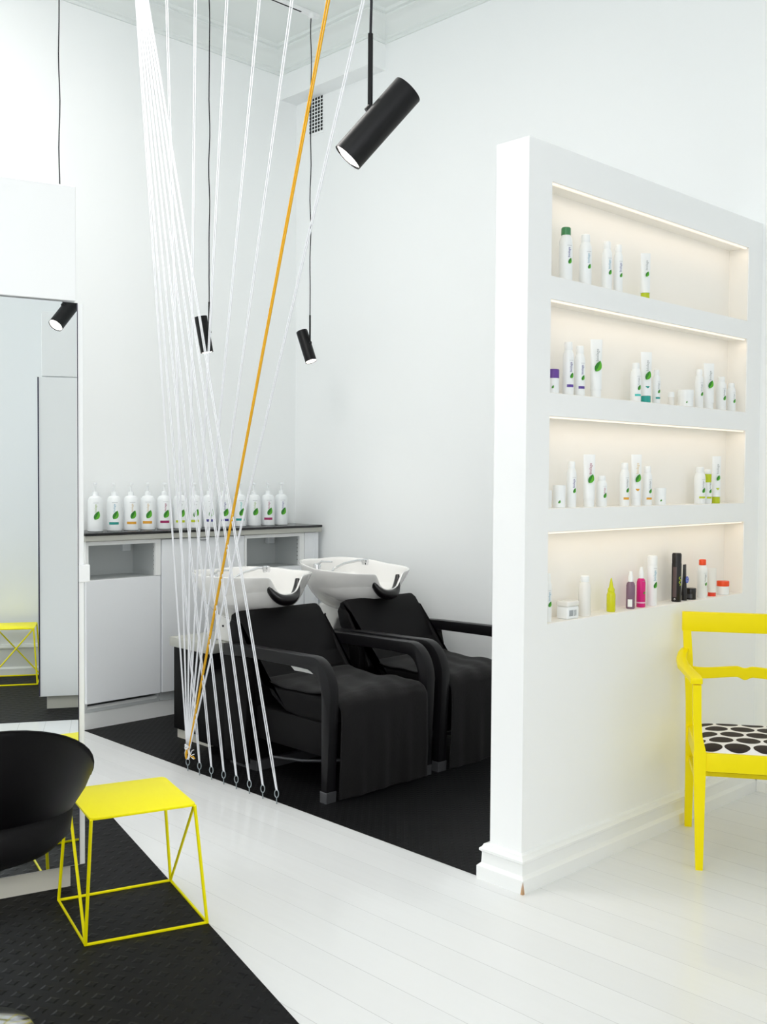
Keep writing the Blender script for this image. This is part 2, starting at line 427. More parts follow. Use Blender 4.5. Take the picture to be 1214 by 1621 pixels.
# ------------------------------------------------------------------ bottles
_words = {}
def word_mesh(text):
    if text in _words: return _words[text]
    cu = bpy.data.curves.new('lettering', 'FONT'); cu.body = text; cu.size = 1; cu.resolution_u = 2
    cu.align_x = 'CENTER'; cu.align_y = 'CENTER'
    tmp = bpy.data.objects.new('tmp', cu); C.objects.link(tmp)
    bpy.context.view_layer.update()
    me = bpy.data.meshes.new_from_object(tmp)
    vs = [tuple(v.co) for v in me.vertices]; fs = [tuple(p.vertices) for p in me.polygons]
    bpy.data.objects.remove(tmp); bpy.data.curves.remove(cu)
    xs = [v[0] for v in vs]; w = max(xs)-min(xs); cx = (max(xs)+min(xs))/2
    ys = [v[1] for v in vs]; cy = (max(ys)+min(ys))/2
    _words[text] = ([((v[0]-cx)/w, (v[1]-cy)/w) for v in vs], fs)
    return _words[text]
def wrap(u, z, r, phi, e=.0006):
    a = phi + u/r
    return Vector(((r+e)*math.cos(a), (r+e)*math.sin(a), z))
def label_word(parent, text, r, phi, u, z, length, m, vertical=True, name='lettering'):
    vs, fs = word_mesh(text)
    P = []
    for x, y in vs:
        if vertical: P.append(wrap(u - y*length, z + x*length, r, phi))   # reads bottom to top
        else: P.append(wrap(u + x*length, z + y*length, r, phi))
    b = MB(); b.verts_faces(P, fs)
    return b.obj(name, m, parent)
def label_leaf(parent, r, phi, u, z, h, m='leaf'):
    b = MB(); n = 10; w = h*.3
    vs = []
    tilt = .45
    rows = []
    for i in range(n+1):
        t = i/n
        hw = w*math.sin(PI*t**.85)**.8 if 0 < t < 1 else 0
        rows.append((t, hw))
    L = []; R = []; S = []
    for t, hw in rows:
        zz = (t-.5)*h; bend = .14*h*math.sin(PI*t)
        for lst, s in ((L,-1),(S,0),(R,1)):
            x = s*hw + bend*.4 ; y = zz
            xr = x*math.cos(tilt) + y*math.sin(tilt); yr = -x*math.sin(tilt) + y*math.cos(tilt)
            lst.append(wrap(u+xr, z+yr, r, phi, .0008))
    vs = L+S+R; k = n+1
    fs = [(i, i+1, k+i+1, k+i) for i in range(n)] + [(k+i, k+i+1, 2*k+i+1, 2*k+i) for i in range(n)]
    b.verts_faces(vs, fs)
    o = b.obj('leaf_emblem', m, parent)
    o.data.materials.append(M['leaf_dark'])
    for p in o.data.polygons:
        if p.index < n: p.material_index = 1
    return o
def label_band(parent, r, phi, u0, u1, z0, z1, m, name='colour_band'):
    b = MB(); n = 10
    b.grid(lambda i, j: wrap(u0+(u1-u0)*i/n, (z0, z1)[j], r, phi, .0007), n+1, 2)
    return b.obj(name, m, parent)
GREY = 'greytext'
def bottle(loc, r, h, phi, label, group, kind='pump', cap=None, body='bottle', word=None, band=None, leaf=1, foot=None, cat='bottle', name=None, text='biolage', sy=1):
    names = {'pump':'pump_bottle','flip':'shampoo_bottle','tube':'cream_tube','jar':'cream_jar','spray':'spray_bottle','nozzle':'nozzle_bottle','can':'aerosol_can'}
    t = thing(name or names[kind], label, cat, loc, 0, group)
    capm = cap or 'bottle'
    if kind == 'pump':
        hb = h*.73
        MB().lathe([(r*.9,0),(r,.004),(r,hb*.82),(r*.96,hb*.89),(r*.80,hb*.96),(r*.5,hb*.995),(r*.36,hb)], 28).obj('bottle_body', body, t)
        p = MB(); p.lathe([(r*.38,hb-.001),(r*.38,hb+h*.07),(r*.3,hb+h*.08),(r*.12,hb+h*.085),(r*.12,hb+h*.20),(r*.16,hb+h*.205)], 16)
        d = Matrix.Rotation(phi, 4, 'Z')
        p.box(-r*.2, r*1.0, -r*.2, r*.2, h*.955, h, r*.08, 2, d)
        p.obj('pump_head', capm, t)
    elif kind in ('flip',):
        hc = h*.14; hb = h-hc
        MB().lathe([(r*.92,0),(r,.003),(r,hb*.80),(r*.93,hb*.9),(r*.72,hb*.97),(r*.62,hb)], 26, sy=sy).obj('bottle_body', body, t)
        MB().lathe([(r*.70,hb-.001),(r*.72,hb+.002),(r*.70,h-.003),(r*.60,h)], 22, sy=sy).obj('cap', capm, t)
    elif kind == 'tube':
        hc = h*.14
        MB().lathe([(r*.9,0),(r*.92,.002),(r*.9,hc)], 22).obj('cap', capm, t)
        b = MB(); n = 8
        def P(i, j):
            f = j/n; z = hc + (h-hc)*f; a = 2*PI*i/26
            fl = 1 - f*.93
            wx = r*fl; wy = r*(1+.12*f)
            return Vector((wx*math.cos(a), wy*math.sin(a), z))
        b.grid(P, 26, n+1, True); b.obj('bottle_body', body, t)
        # close the crimp
        r = r*.96
    elif kind == 'jar':
        hl = h*.36
        MB().lathe([(r*.9,0),(r*.97,.002),(r*.97,h-hl)], 28).obj('jar_body', body, t)
        MB().lathe([(r*.99,h-hl-.001),(r,h-hl+.001),(r,h-.003),(r*.94,h)], 28).obj('lid', capm, t)
        r = r*.97
    elif kind == 'spray':
        hc = h*.27; hb = h-hc
        MB().lathe([(r*.9,0),(r,.003),(r,hb*.84),(r*.85,hb*.94),(r*.55,hb*.99),(r*.5,hb)], 24).obj('bottle_body', body, t)
        MB().lathe([(r*.58,hb-.001),(r*.6,hb+hc*.45),(r*.45,hb+hc*.62),(r*.38,h-.003),(r*.3,h)], 20).obj('spray_cap', capm, t)
    elif kind == 'nozzle':
        hc = h*.42; hb = h-hc
        MB().lathe([(r*.9,0),(r,.003),(r,hb*.86),(r*.85,hb*.97),(r*.7,hb)], 24).obj('bottle_body', body, t)
        MB().lathe([(r*.75,hb-.001),(r*.78,hb+.004),(r*.78,hb+hc*.22),(r*.5,hb+hc*.35),(r*.18,h-.004),(r*.08,h)], 20).obj('nozzle_cap', capm, t)
    elif kind == 'can':
        hc = h*.2
        MB().lathe([(r*.9,0),(r*.97,.003),(r*.97,h-hc-.004),(r*.9,h-hc)], 26).obj('can_body', body, t)
        MB().lathe([(r*.93,h-hc-.001),(r*.95,h-.006),(r*.8,h)], 26).obj('cap', capm, t)
        r = r*.97
    if kind in ('pump',):
        z0, z1 = h*.05, h*.60
    elif kind == 'jar': z0, z1 = h*.05, h*.6
    elif kind == 'tube': z0, z1 = h*.16, h*.9
    elif kind == 'can': z0, z1 = h*.05, h*.76
    else: z0, z1 = h*.05, h*.66
    H = z1-z0
    if kind == 'tube': r2 = r*.78
    else: r2 = r
    if leaf and kind != 'tube':
        label_leaf(t, r2, phi, r*.12, z0+H*(.52 if kind != 'jar' else .4), min(H*.26, r*(1.1 if kind != 'jar' else .9))*leaf)
        if word and kind != 'jar': label_word(t, text, r2, phi, 0, z0+H*.78, H*.30, word)
    if leaf and kind == 'tube':
        # flattened tube: put the print on the flat front
        f = .45; zc = z0+(h-z0)*f; xo = r/.96*(1-f*.93)*1.0+.003
        lf = label_leaf(t, 1.0, 0, 0, zc, H*.17*leaf); lf.location.x = xo-1.0+.002
        if word:
            wd = label_word(t, text, 1.0, 0, 0, zc+H*.26, H*.28, word); wd.location.x = xo-1.0-.0005
    if band:
        zb = z0+H*.16
        if kind == 'tube': label_band(t, r*.84, 0, -r*.8, r*.8, zb, zb+h*.05, band)
        else: label_band(t, r2, phi, -r*.75, r*.55, zb, zb+h*.052, band)
    if kind in ('pump','flip','can','spray') and leaf:
        label_band(t, r2, phi, -r*.35, r*.4, z1-H*.02, z1-H*.012, GREY, 'fine_print')
    if foot:
        MB().lathe([(r*1.0,0),(r*1.03,.001),(r*1.03,h*.10),(r,h*.102)], 24).obj('base_cap', foot, t)
    return t

TEAL, ORA, PUR, LIME, MAG, BLU, AQU = [colour(c) for c in ((20,150,140),(222,160,40),(88,60,150),(190,205,30),(160,20,90),(60,50,140),(120,170,195))]
GRN, GOLD = colour((150,180,80)), colour((215,185,120))
TURQ = colour((60,195,185))
ordinal = ['first','second','third','fourth','fifth','sixth','seventh','eighth','ninth','tenth','eleventh','twelfth','thirteenth']
specs = [(None,GRN,'no colour band'),(TEAL,AQU,'teal band'),(ORA,GOLD,'orange band'),(ORA,GOLD,'orange band'),(MAG,MAG,'magenta band'),(LIME,GREY,'lime band'),(LIME,GREY,'lime band'),
         (BLU,GREY,'indigo band'),(BLU,BLU,'indigo band'),(TEAL,TURQ,'teal band'),(None,GRN,'no colour band'),(MAG,MAG,'magenta band'),(None,BLU,'indigo word')]
YS = [2.964, 3.086, 3.196, 3.309, 3.423, 3.536, 3.642, 3.75, 3.866, 3.985, 4.101, 4.216, 4.327]
for i, (bd, wd, tx) in enumerate(specs):
    bottle((-5.425, YS[i], ZCT), .0435, .282, math.radians(-24+random.uniform(-6,10)), '%s white pump bottle from the left on the counter, %s' % (ordinal[i], tx),
           'pump bottles on the black counter', 'pump', word=wd, band=bd, leaf=1.35)

# niche goods: (niche, y, h, r, kind, cap, band, word, leaf, body, label)
XB = -2.262
top, sec, thi, low = 'in the top niche', 'in the second niche', 'in the third niche', 'in the lowest niche'
PUC, TEC, LIC, BLK, ORC, GCAP = colour((100,60,150)), colour((20,160,150)), colour((185,200,20)), colour((16,12,13),.3), colour((240,75,15)), colour((60,130,80))
G = [
 (0,3.120,.195,.0245,'flip',GCAP,None,BLU,.9,'bottle','white shampoo bottle with a green flip cap '+top),
 (0,3.243,.190,.0235,'flip',None,None,AQU,.8,'bottle','plain white bottle second from the left '+top),
 (0,3.384,.187,.0200,'flip',None,None,AQU,1,'bottle','left one of two close slim white bottles '+top),
 (0,3.462,.187,.0175,'flip',None,None,BLU,1,'bottle','right one of two close slim white bottles '+top),
 (0,3.657,.185,.0190,'tube',LIC,None,GREY,1,'bottle','white tube standing on a lime cap '+top),
 (1,3.050,.088,.0235,'jar',PUC,None,None,1,'bottle','small white jar with a purple lid '+sec),
 (1,3.144,.195,.0210,'flip',None,PUR,BLU,1,'bottle','white bottle with a purple band beside the purple lid '+sec),
 (1,3.216,.187,.0200,'flip',None,PUR,BLU,1,'bottle','white bottle with a purple band, left of the tall tube '+sec),
 (1,3.322,.222,.0215,'tube',None,None,GREY,1.6,'bottle','tall white tube with a large green leaf standing alone '+sec),
 (1,3.598,.155,.0210,'flip',None,TURQ,GREY,1,'bottle','white bottle with turquoise lettering, left of the middle trio '+sec),
 (1,3.673,.205,.0215,'tube',TEC,TEAL,GREY,1.5,'bottle','tall white tube with a teal band, centre of the middle trio '+sec),
 (1,3.752,.140,.0160,'flip',None,TEAL,GREY,1,'bottle','slim white bottle with dark teal band, right of the middle trio '+sec),
 (1,3.868,.056,.0135,'jar',None,None,None,0,'bottle_clear','tiny clear pot '+sec),
 (1,3.986,.072,.0330,'jar',None,None,None,.9,'bottle','wide white jar with leaf and grey print '+sec),
 (1,4.098,.168,.0180,'flip',None,None,GREY,1,'bottle','slim white bottle right of the wide jar '+sec),
 (1,4.180,.200,.0225,'tube',None,None,GREY,1.5,'bottle','tall white tube with a large leaf near the right end '+sec),
 (1,4.293,.150,.0215,'flip',None,None,GREY,1,'bottle','white bottle right of the tall tube near the right end '+sec),
 (1,4.386,.128,.0195,'flip',None,None,GREY,1,'bottle','shortest white bottle at the far right end '+sec),
 (2,3.030,.064,.0140,'jar',None,None,None,0,'bottle','very small white pot at the left end '+thi),
 (2,3.098,.082,.0235,'jar',None,None,MAG,1.1,'bottle','white jar with leaf near the left end '+thi),
 (2,3.173,.170,.0185,'flip',None,None,PUR,1,'bottle','white bottle right of the leaf jar near the left end '+thi),
 (2,3.286,.198,.0215,'tube',None,None,MAG,1.5,'bottle','tall white tube with large leaf and magenta word '+thi),
 (2,3.370,.118,.0205,'flip',None,None,MAG,1.2,'bottle','short white bottle with magenta word beside the tall tube '+thi),
 (2,3.528,.170,.0190,'flip',None,ORA,GREY,1,'bottle','white bottle with orange band, left of its trio '+thi),
 (2,3.612,.204,.0200,'tube',None,ORA,GOLD,1.4,'bottle','tall white tube with orange band, centre of its trio '+thi),
 (2,3.695,.158,.0190,'flip',None,ORA,GREY,1,'bottle','white bottle with orange band, right of its trio '+thi),
 (2,3.796,.070,.0235,'jar',None,None,GREY,1,'bottle','white jar with leaf right of the orange banded bottles '+thi),
 (2,4.118,.160,.0240,'flip',None,LIME,GREY,1,'bottle','white bottle with lime band, left of the lime group '+thi),
 (2,4.184,.150,.0190,'flip',None,LIME,GREY,1,'bottle','white bottle with a lime shoulder label, centre of the lime group '+thi),
 (2,4.263,.209,.0190,'tube',LIC,LIME,GREY,1,'bottle','tall white tube on a lime cap, right of the lime group '+thi),
 (3,3.034,.175,.0160,'flip',None,None,AQU,1.3,'bottle','slim white bottle with bright leaf at the left end '+low),
 (3,3.267,.152,.0235,'flip',None,None,GREY,0,'bottle_clear','translucent white bottle right of the printed carton jar '+low),
 (3,3.445,.132,.0172,'nozzle',colour((205,208,10)),None,None,0,None,'yellow green bottle with pointed nozzle '+low),
 (3,3.583,.150,.0176,'spray',None,None,None,0,None,'clear mauve bottle with white spray cap '+low),
 (3,3.660,.162,.0179,'spray',None,None,None,.6,None,'magenta bottle with white cap '+low),
 (3,3.742,.205,.0215,'can',None,None,AQU,1.3,'bottle','tall white can with green leaf beside the magenta bottle '+low),
 (3,3.936,.206,.0210,'can',BLK,None,None,0,None,'tall black can, tallest dark item '+low),
 (3,4.001,.154,.0125,'tube',BLK,None,None,0,None,'slim black tube with blue swirl emblem behind the black can '+low),
 (3,4.058,.049,.0220,'jar',BLK,None,None,0,None,'low black jar beside the black tube '+low),
 (3,4.154,.168,.0215,'flip',ORC,None,GREY,.7,'bottle','white bottle with an orange cap '+low),
 (3,4.240,.125,.0190,'tube',colour((235,60,30)),None,None,0,'bottle_clear','small translucent tube standing on a red orange cap '+low),
 (3,4.341,.061,.0275,'jar',ORC,None,None,0,'bottle','white jar with an orange lid at the right end '+low),
]
special = {33:None}
for k, (ni, y, h, r, kind, cap, band, word, leaf, body, label) in enumerate(G):
    if body is None:
        if 'yellow green' in label: body = colour((205,205,15), .2)
        elif 'mauve' in label: body = colour((150,120,145), .12, trans=.45)
        elif 'magenta bottle' in label: body = colour((214,12,120), .3)
        else: body = BLK
    nm = {'flip':'cosmetic_bottle'}.get(kind)
    cat = {'jar':'jar','tube':'tube','can':'can'}.get(kind, 'bottle')
    t = bottle((XB, y, NZ[ni][0]+.002), r, h, math.radians(-58 if kind == 'jar' else -22), label, 'hair products in the wall niches', kind, cap=cap, body=body, word=word, band=band, leaf=leaf, cat=cat, name=nm)
    if kind == 'tube' and 'swirl' not in label: t.rotation_euler.z = math.radians(-32)
    if 'lime shoulder label' in label:
        label_band(t, r, math.radians(-40), -.018, .012, h*.62, h*.86, LIC, 'lime_label')
    if 'clear mauve' in label:
        label_band(t, r, math.radians(-60), -.010, .008, h*.06, h*.26, 'bottle', 'paper_label')
    if 'magenta bottle with' in label:
        label_band(t, r, math.radians(-50), -.026, .026, h*.10, h*.135, colour((240,190,215)), 'pale_ring')
    if 'tall black can' in label:
        label_band(t, r*.97, math.radians(-85), -.007, .009, h*.10, h*.72, colour((86,68,68)), 'brown_label')
        # green squiggle emblem facing the room
        b = MB(); b.tube([wrap(.004+.004*math.sin(s*1.9), h*(.34+.026*s), r*.97, math.radians(-30), .001) for s in [q*.25 for q in range(29)]], .0011, 6)
        b.obj('swirl_emblem', colour((190,215,30)), t)
        b = MB(); b.tube([wrap(-.006+.0028*math.cos(a), .012+.0028*math.sin(a), r*.97, math.radians(-62), .0008) for a in [2*PI*q/14 for q in range(14)]], .0008, 5, True)
        b.obj('round_symbol', colour((225,225,225)), t)
    if 'blue swirl' in label:
        b = MB()
        b.tube([Vector((.0125, .001+.0085*math.cos(a), h*.58+.013*math.sin(a))) for a in [2*PI*q/20 for q in range(20)]], .0022, 6, True)
        b.tube([Vector((.0128, -.001+.005*math.cos(a), h*.56+.007*math.sin(a))) for a in [2*PI*q/16 for q in range(12)]], .0015, 6)
        b.obj('swirl_emblem', colour((50,90,215)), t)
    if 'low black jar' in label:
        label_band(t, r*.97, math.radians(-70), -.014, .010, h*.14, h*.5, colour((70,70,74)), 'grey_label')
# white carton-like square jar with bar label (built apart: it is squarer than the rest)
t = thing('cream_jar', 'squat white square jar with grey striped label in the lowest niche', 'jar', (XB, 3.160, NZ[3][0]+.002), 0, 'hair products in the wall niches')
MB().box(-.026,.026,-.036,.036,0,.046,.006,3).obj('jar_body', 'bottle', t)
MB().box(-.027,.027,-.037,.037,.046,.066,.006,3).obj('lid', 'bottle_clear', t)
b = MB()
for i in range(9): b.box(.0262,.0266,-.026+i*.0028,-.0246+i*.0028,.012,.034)
for i in range(5): b.box(.0262,.0266,.002,.018,.012+i*.0045,.0145+i*.0045)
b.obj('printed_label', 'greytext', t)

# ------------------------------------------------------------------ string screen: eye hooks, white cords and one yellow cord
HX = [-4.256+.0996*i for i in range(8)]; HY = 2.818
TX = [-4.775,-4.465,-4.18,-3.876,-3.573,-3.275,-2.956,-2.655]
names8 = ['leftmost','second','third','fourth','fifth','sixth','seventh','rightmost']
for i, x in enumerate(HX):
    lab = '%s steel screw eye in the row at the edge of the black floor' % names8[i] if i in (0, 7) else 'steel screw eye, %s from the left in the floor row' % names8[i]
    t = thing('eye_hook', lab, 'hook', (x, HY, 0), math.radians(28), 'screw eyes in the floor')
    b = MB(); b.tube([(.0095*math.cos(a), 0, .046+.017*math.sin(a)) for a in [2*PI*q/20 for q in range(20)]], .0026, 8, True)
    b.obj('eye', 'steel', t)
    MB().lathe([(.0026,0),(.0026,.026),(.0032,.029)], 10).obj('shank', 'steel', t)
def strand(b, p, q, off, r=.0031):
    o = Vector(off); b.tube([Vector(p)+o, Vector(q)+o], r, 7)
ZE = .064
# cords from the tied left floor eye fanning to the ceiling
for i, tx in enumerate(TX):
    p = Vector((HX[0]+.004*(i-3.5)/3.5, HY, .085)); q = Vector((tx, HY, ZC))
    m = 'orange_cord' if i == 6 else 'white_cord'
    if i == 6: lab = 'single yellow orange cord crossing the white cords'
    elif i == 0: lab = 'straight white double cord from the tied floor eye to the left ceiling point'
    else: lab = 'white double cord from the tied eye, %s from the left in the ceiling fan' % ordinal[i-1]
    if i == 7: lab = 'white double cord right of the yellow cord, rightmost of the ceiling fan'
    b = MB()
    for s in (-1, 1): b.tube([p+Vector((s*.0022,0,0)), p.lerp(q,.12)+Vector((s*.0034,0,0)), p.lerp(q,.4)+Vector((s*.0046,0,0)), q+Vector((s*.0092,0,0))], .0027 if i != 6 else .0040, 7)
    t = b.obj('cord', m, loc=p); tag(t, lab, 'cord', 'cords of the string screen')
# cords from the left ceiling point fanning to the floor eyes
for i in range(1, 8):
    p = Vector((HX[i], HY, ZE)); q = Vector((TX[0]+.05*(i/7)-.02, HY, ZC))
    b = MB(); g = .0075
    for s in (-1, 1): b.tube([p+Vector((s*.0035,0,-.003)), p.lerp(q,.03)+Vector((s*g*.9,0,0)), q+Vector((s*g*.6,0,0))], .0028, 7)
    t = b.obj('cord', 'white_cord', loc=p)
    tag(t, 'white double cord from the left ceiling bundle down to the %s floor eye' % names8[i], 'cord', 'cords of the string screen')
for i, x in enumerate(TX):
    t = thing('ceiling_hook', 'steel ceiling eye holding %s cord of the string screen' % ('the leftmost' if i == 0 else 'the rightmost' if i == 7 else 'the ' + ordinal[i]), 'hook', (x, HY, ZC), 0, 'ceiling eyes of the string screen')
    MB().lathe([(.003,-.02),(.003,0)], 8).obj('shank', 'steel', t)
    MB().tube([(.012*math.cos(a), 0, -.03+.014*math.sin(a)) for a in [2*PI*q/14 for q in range(14)]], .003, 6, True).obj('eye', 'steel', t)
# knot and loose ends at the left floor eye
t = thing('cord_knot', 'white wrapped knot with loose cord ends tied at the leftmost floor eye', 'knot', (HX[0], HY, .06))
b = MB()
b.tube([(.013*math.cos(a), .013*math.sin(a), .052+.006*math.sin(a*2.3)+a*.0008) for a in [q*.5 for q in range(38)]], .0038, 7)
b.tube([(-.006,0,.05),(-.012,-.004,.03),(-.010,-.004,.012),(0,-.002,.0)], .006, 8)
b.tube([(.006,0,.05),(.014,0,.03),(.010,0,.01),(.001,0,.0)], .006, 8)
b.obj('wrapped_cord', 'white_cord', t)
MB().tube([(0,-.004,.05),(.002,-.012,.025),(-.003,-.006,.003)], .0055, 8).obj('yellow_strand', 'orange_cord', t)
b = MB()
for k in range(3): b.tube([(.01,.0,.04-.008*k),(.022+.004*k,.004,.03-.01*k),(.028+.006*k,.006,.046-.02*k),(.04+.004*k,.008,.05-.02*k)], .0022, 6)
b.obj('loose_ends', 'white_cord', t)
MB().tube([(.012,.0,.03),(.026,.004,.012),(.038,.006,.018),(.048,.008,.008)], .0032, 6).obj('frayed_yellow_end', 'orange_cord', t)

# ------------------------------------------------------------------ pendant spotlights
def pendant(lens, up_dir, label, ztop=ZC-.02, length=.205, r=.036, att=.55, power=14, cordx=None, stem=.17):
    lens = Vector(lens); ax = Vector(up_dir).normalized()          # from lens end to the rear end
    t = thing('pendant_spotlight', label, 'lamp', lens, 0, 'black pendant spotlights')
    rot = Vector((0,0,1)).rotation_difference(ax).to_matrix().to_4x4()
    MB().lathe([(r*.93,.012),(r*.93,.002),(r,0),(r,length-.002),(r*.985,length)], 40, rot, cap0=False).obj('cylinder_shade', 'black_metal', t, angle=50)
    MB().lathe([(r*.92,.004),(r*.6,-.001),(.001,-.003)], 32, rot, cap1=False).obj('lens', 'lens', t)
    side = (Vector((0,0,1)) - ax*ax.z)
    side = side.normalized() if side.length > .02 else Vector((1,0,0))
    a = ax*length*att + side*r*.9
    MB().tube([a - side*.01, a + Vector((0,0,.012)), a + Vector((0,0,stem))], .0058, 10).obj('stem', 'black_metal', t)
    MB().lathe([(.012,-.006),(.012,.006)], 14, Matrix.Translation(a) @ rot).obj('swivel', 'black_metal', t)
    z1 = ztop - lens.z
    pts = [a+Vector((0,0,stem))]
    n = 26
    for k in range(1, n):
        f = k/n; pts.append(a + Vector((.0025*math.sin(k*1.3+lens.y), .0025*math.cos(k*.9), stem+(z1-a.z-stem)*f)))
    pts.append(Vector((a.x, a.y, z1)))
    MB().tube(pts, .0032, 7).obj('cord', 'cord_black', t)
    MB().lathe([(.016,z1-.03),(.018,z1-.02),(.018,z1)], 16, Matrix.Translation((a.x,a.y,0))).obj('track_adapter', 'white_lacquer', t)
    L = bpy.data.lights.new('spot', 'SPOT'); L.energy = power; L.spot_size = math.radians(75); L.spot_blend = .8; L.shadow_soft_size = .03; L.color = (1,.93,.84)
    lo = bpy.data.objects.new('spot', L); C.objects.link(lo); lo.parent = t
    lo.location = -ax*.015; lo.rotation_euler = Vector((0,0,1)).rotation_difference(ax).to_euler()
    return t
def ceiling_fill(x, y, label, power):  # unseen fixture, added as soft fill for the left rear of the room
    t = thing('ceiling_fill_light', label, 'light', (x, y, ZC), 0, 'added square fill lights')
    b = MB(); h = .65
    for q in ((-h,-h+.03,-h,h),(h-.03,h,-h,h),(-h+.03,h-.03,-h,-h+.03),(-h+.03,h-.03,h-.03,h)): b.box(*q, -.05, 0)
    b.obj('frame', 'white_lacquer', t)
    MB().box(-h+.03, h-.03, -h+.03, h-.03, -.03, -.025).obj('diffuser', 'lens', t)
    L = bpy.data.lights.new('ceiling_fill_glow', 'AREA'); L.shape = 'SQUARE'; L.size = 1.2; L.energy = power; L.color = (.985,.985,1)
    o = bpy.data.objects.new('ceiling_fill_glow', L); C.objects.link(o); o.parent = t; o.location = (0,0,-.055)
ceiling_fill(-3.9, 1.5, 'square fill light added overhead above the mirror station', 56)
ceiling_fill(-1.2, -1.6, 'square fill light added on the ceiling behind the viewer', 30)
R_ = Vector((math.cos(.7988), math.sin(.7988), 0)); F_ = Vector((-math.sin(.7988), math.cos(.7988), 0))
pendant((-1.749,1.582,2.166), (.454,.482,.75), 'large black cylinder spotlight nearest the viewer, tilted down to the left', power=7)
pendant((-4.94,3.40,2.145), (Vector((0,0,1))*.98 - R_*.17 - F_*.05), 'small black spotlight hanging behind the white cords, left of the yellow cord', power=6)
pendant((-4.93,4.165,2.155), (Vector((0,0,1))*.93 - R_*.30 + F_*.20), 'small black spotlight right of the yellow cord near the room corner', power=5)
pendant((-4.96,2.50,1.95), (Vector((0,0,1)) - R_*.15), 'black spotlight on the leftmost cord, its shade hidden behind the mirror station', power=6)
pendant((-.95,2.75,2.55), (.45,-.25,.86), 'black spotlight added outside the right edge as warm fill on the niche wall', power=7)  # unseen pendant added to warm the partition and the armchair
t = thing('ceiling_track', 'white ceiling track with black lamp cords, ending near the corner', 'track', (-4.96, 3.2, ZC))
MB().box(-.018,.018,-1.6,1.04,-.022,0,.002,1).obj('track_rail', 'white_lacquer', t)
MB().box(-.006,.006,-1.58,.9,-.0228,-.0218).obj('track_slot', 'hole', t)
t = thing('ceiling_track', 'short white ceiling track above the large near spotlight, overhead', 'track', (-1.70, 1.64, ZC))
MB().box(-.018,.018,-.6,.6,-.022,0,.002,1).obj('track_rail', 'white_lacquer', t)

# ------------------------------------------------------------------ mirror stations
def station(loc, rz, y0, y1, label, bracket=False, glass=True):
    # local: front faces +x, runs along y
    t = thing('mirror_station', label, 'mirror', loc, rz, 'white mirror stations')
    MB().box(-.07, 0, y0, y1, .083, 2.035, .0015, 1).obj('white_panel', 'white_lacquer', t)
    MB().box(-.07, .003, y0, y1-.024, 2.042, 2.432, .002, 1).obj('header_panel', 'white_lacquer', t)
    if glass: MB().box(.0, .003, y0+.02, y1-.022, .086, 2.036).obj('mirror_glass', 'mirror', t)
    MB().box(.0, .0035, *((y1-.022, y1-.0195) if glass else (y1-.008, y1)), .086, 2.036).obj('mirror_edge', 'edge_dark', t)
    MB().box(-.06, -.025, y0+.03, y1-.045, 0, .083, .001, 1).obj('plinth', 'kick', t)
    if bracket: MB().box(-.012, .012, y1-.02, y1+.018, 1.075, 1.135, .002, 1).obj('wall_bracket', 'white_lacquer', t)
    return t
org = N*K
rz = math.atan2(N.y, N.x)
station((org.x, org.y, 0), rz, -1.2, .854, 'tall white mirror station with white header panel at the left edge', True)
# opposite station seen in the mirror: faces -x, its visible end at y 1.427
station((-.40, 0, 0), PI, -2.7, -1.405, 'second white mirror station, seen from behind and only as a reflection', glass=False)

# ------------------------------------------------------------------ yellow wire stools
def stool(loc, rz, label, base, topc, H=.418, diag=((1,2),(3,0))):
    t = thing('wire_stool', label, 'stool', loc, rz, 'yellow wire stools')
    r = .0055
    B = [Vector((x, y, r)) for x, y in base]; Tp = [Vector((x, y, H-.006)) for x, y in topc]
    cx = sum((p for p in Tp), Vector())/4
    MB().tube(B, r, 8, True).obj('base_ring', 'yellow', t)
    for k in range(4):
        MB().tube([B[k], Tp[k]*1 + (cx-Tp[k])*.03], r, 8).obj('leg', 'yellow', t)
    for a, b_ in diag:
        MB().tube([Tp[a] + (cx-Tp[a])*.04, B[b_]], r*.9, 8).obj('brace', 'yellow', t)
    # seat plate with softly rounded corners
    pts = []
    for k in range(4):
        p, c, n = Tp[k-1], Tp[k], Tp[(k+1) % 4]
        a = c + (p-c).normalized()*.022; b_ = c + (n-c).normalized()*.022
        for s in range(5):
            u = s/4; q = a*(1-u)**2 + c*2*u*(1-u) + b_*u*u; pts.append((q.x, q.y))
    MB().prism(pts, H-.008, H, 'xy', .002, 2).obj('seat_plate', 'yellow', t)
    return t
base = [(-2.870,1.530),(-2.748,1.893),(-3.127,1.998),(-3.238,1.628)]
topc = [(-2.803,1.510),(-2.705,1.824),(-3.030,1.912),(-3.128,1.598)]
o0 = Vector((-2.995,1.762))
stool((o0.x, o0.y, 0), 0, 'yellow wire stool with a square seat plate in front of the mirror station', [(x-o0.x, y-o0.y) for x, y in base], [(x-o0.x, y-o0.y) for x, y in topc], diag=((1,2),(3,0)))
s2 = .175; s3 = .155
stool((.578, 1.165, 0), 0, 'other yellow wire stool, seen only as a reflection in the mirror', [(-s2,s2),(s2,s2),(s2,-s2),(-s2,-s2)], [(-s3,s3),(s3,s3),(s3,-s3),(-s3,-s3)], diag=((0,3),(2,1)), H=.39)

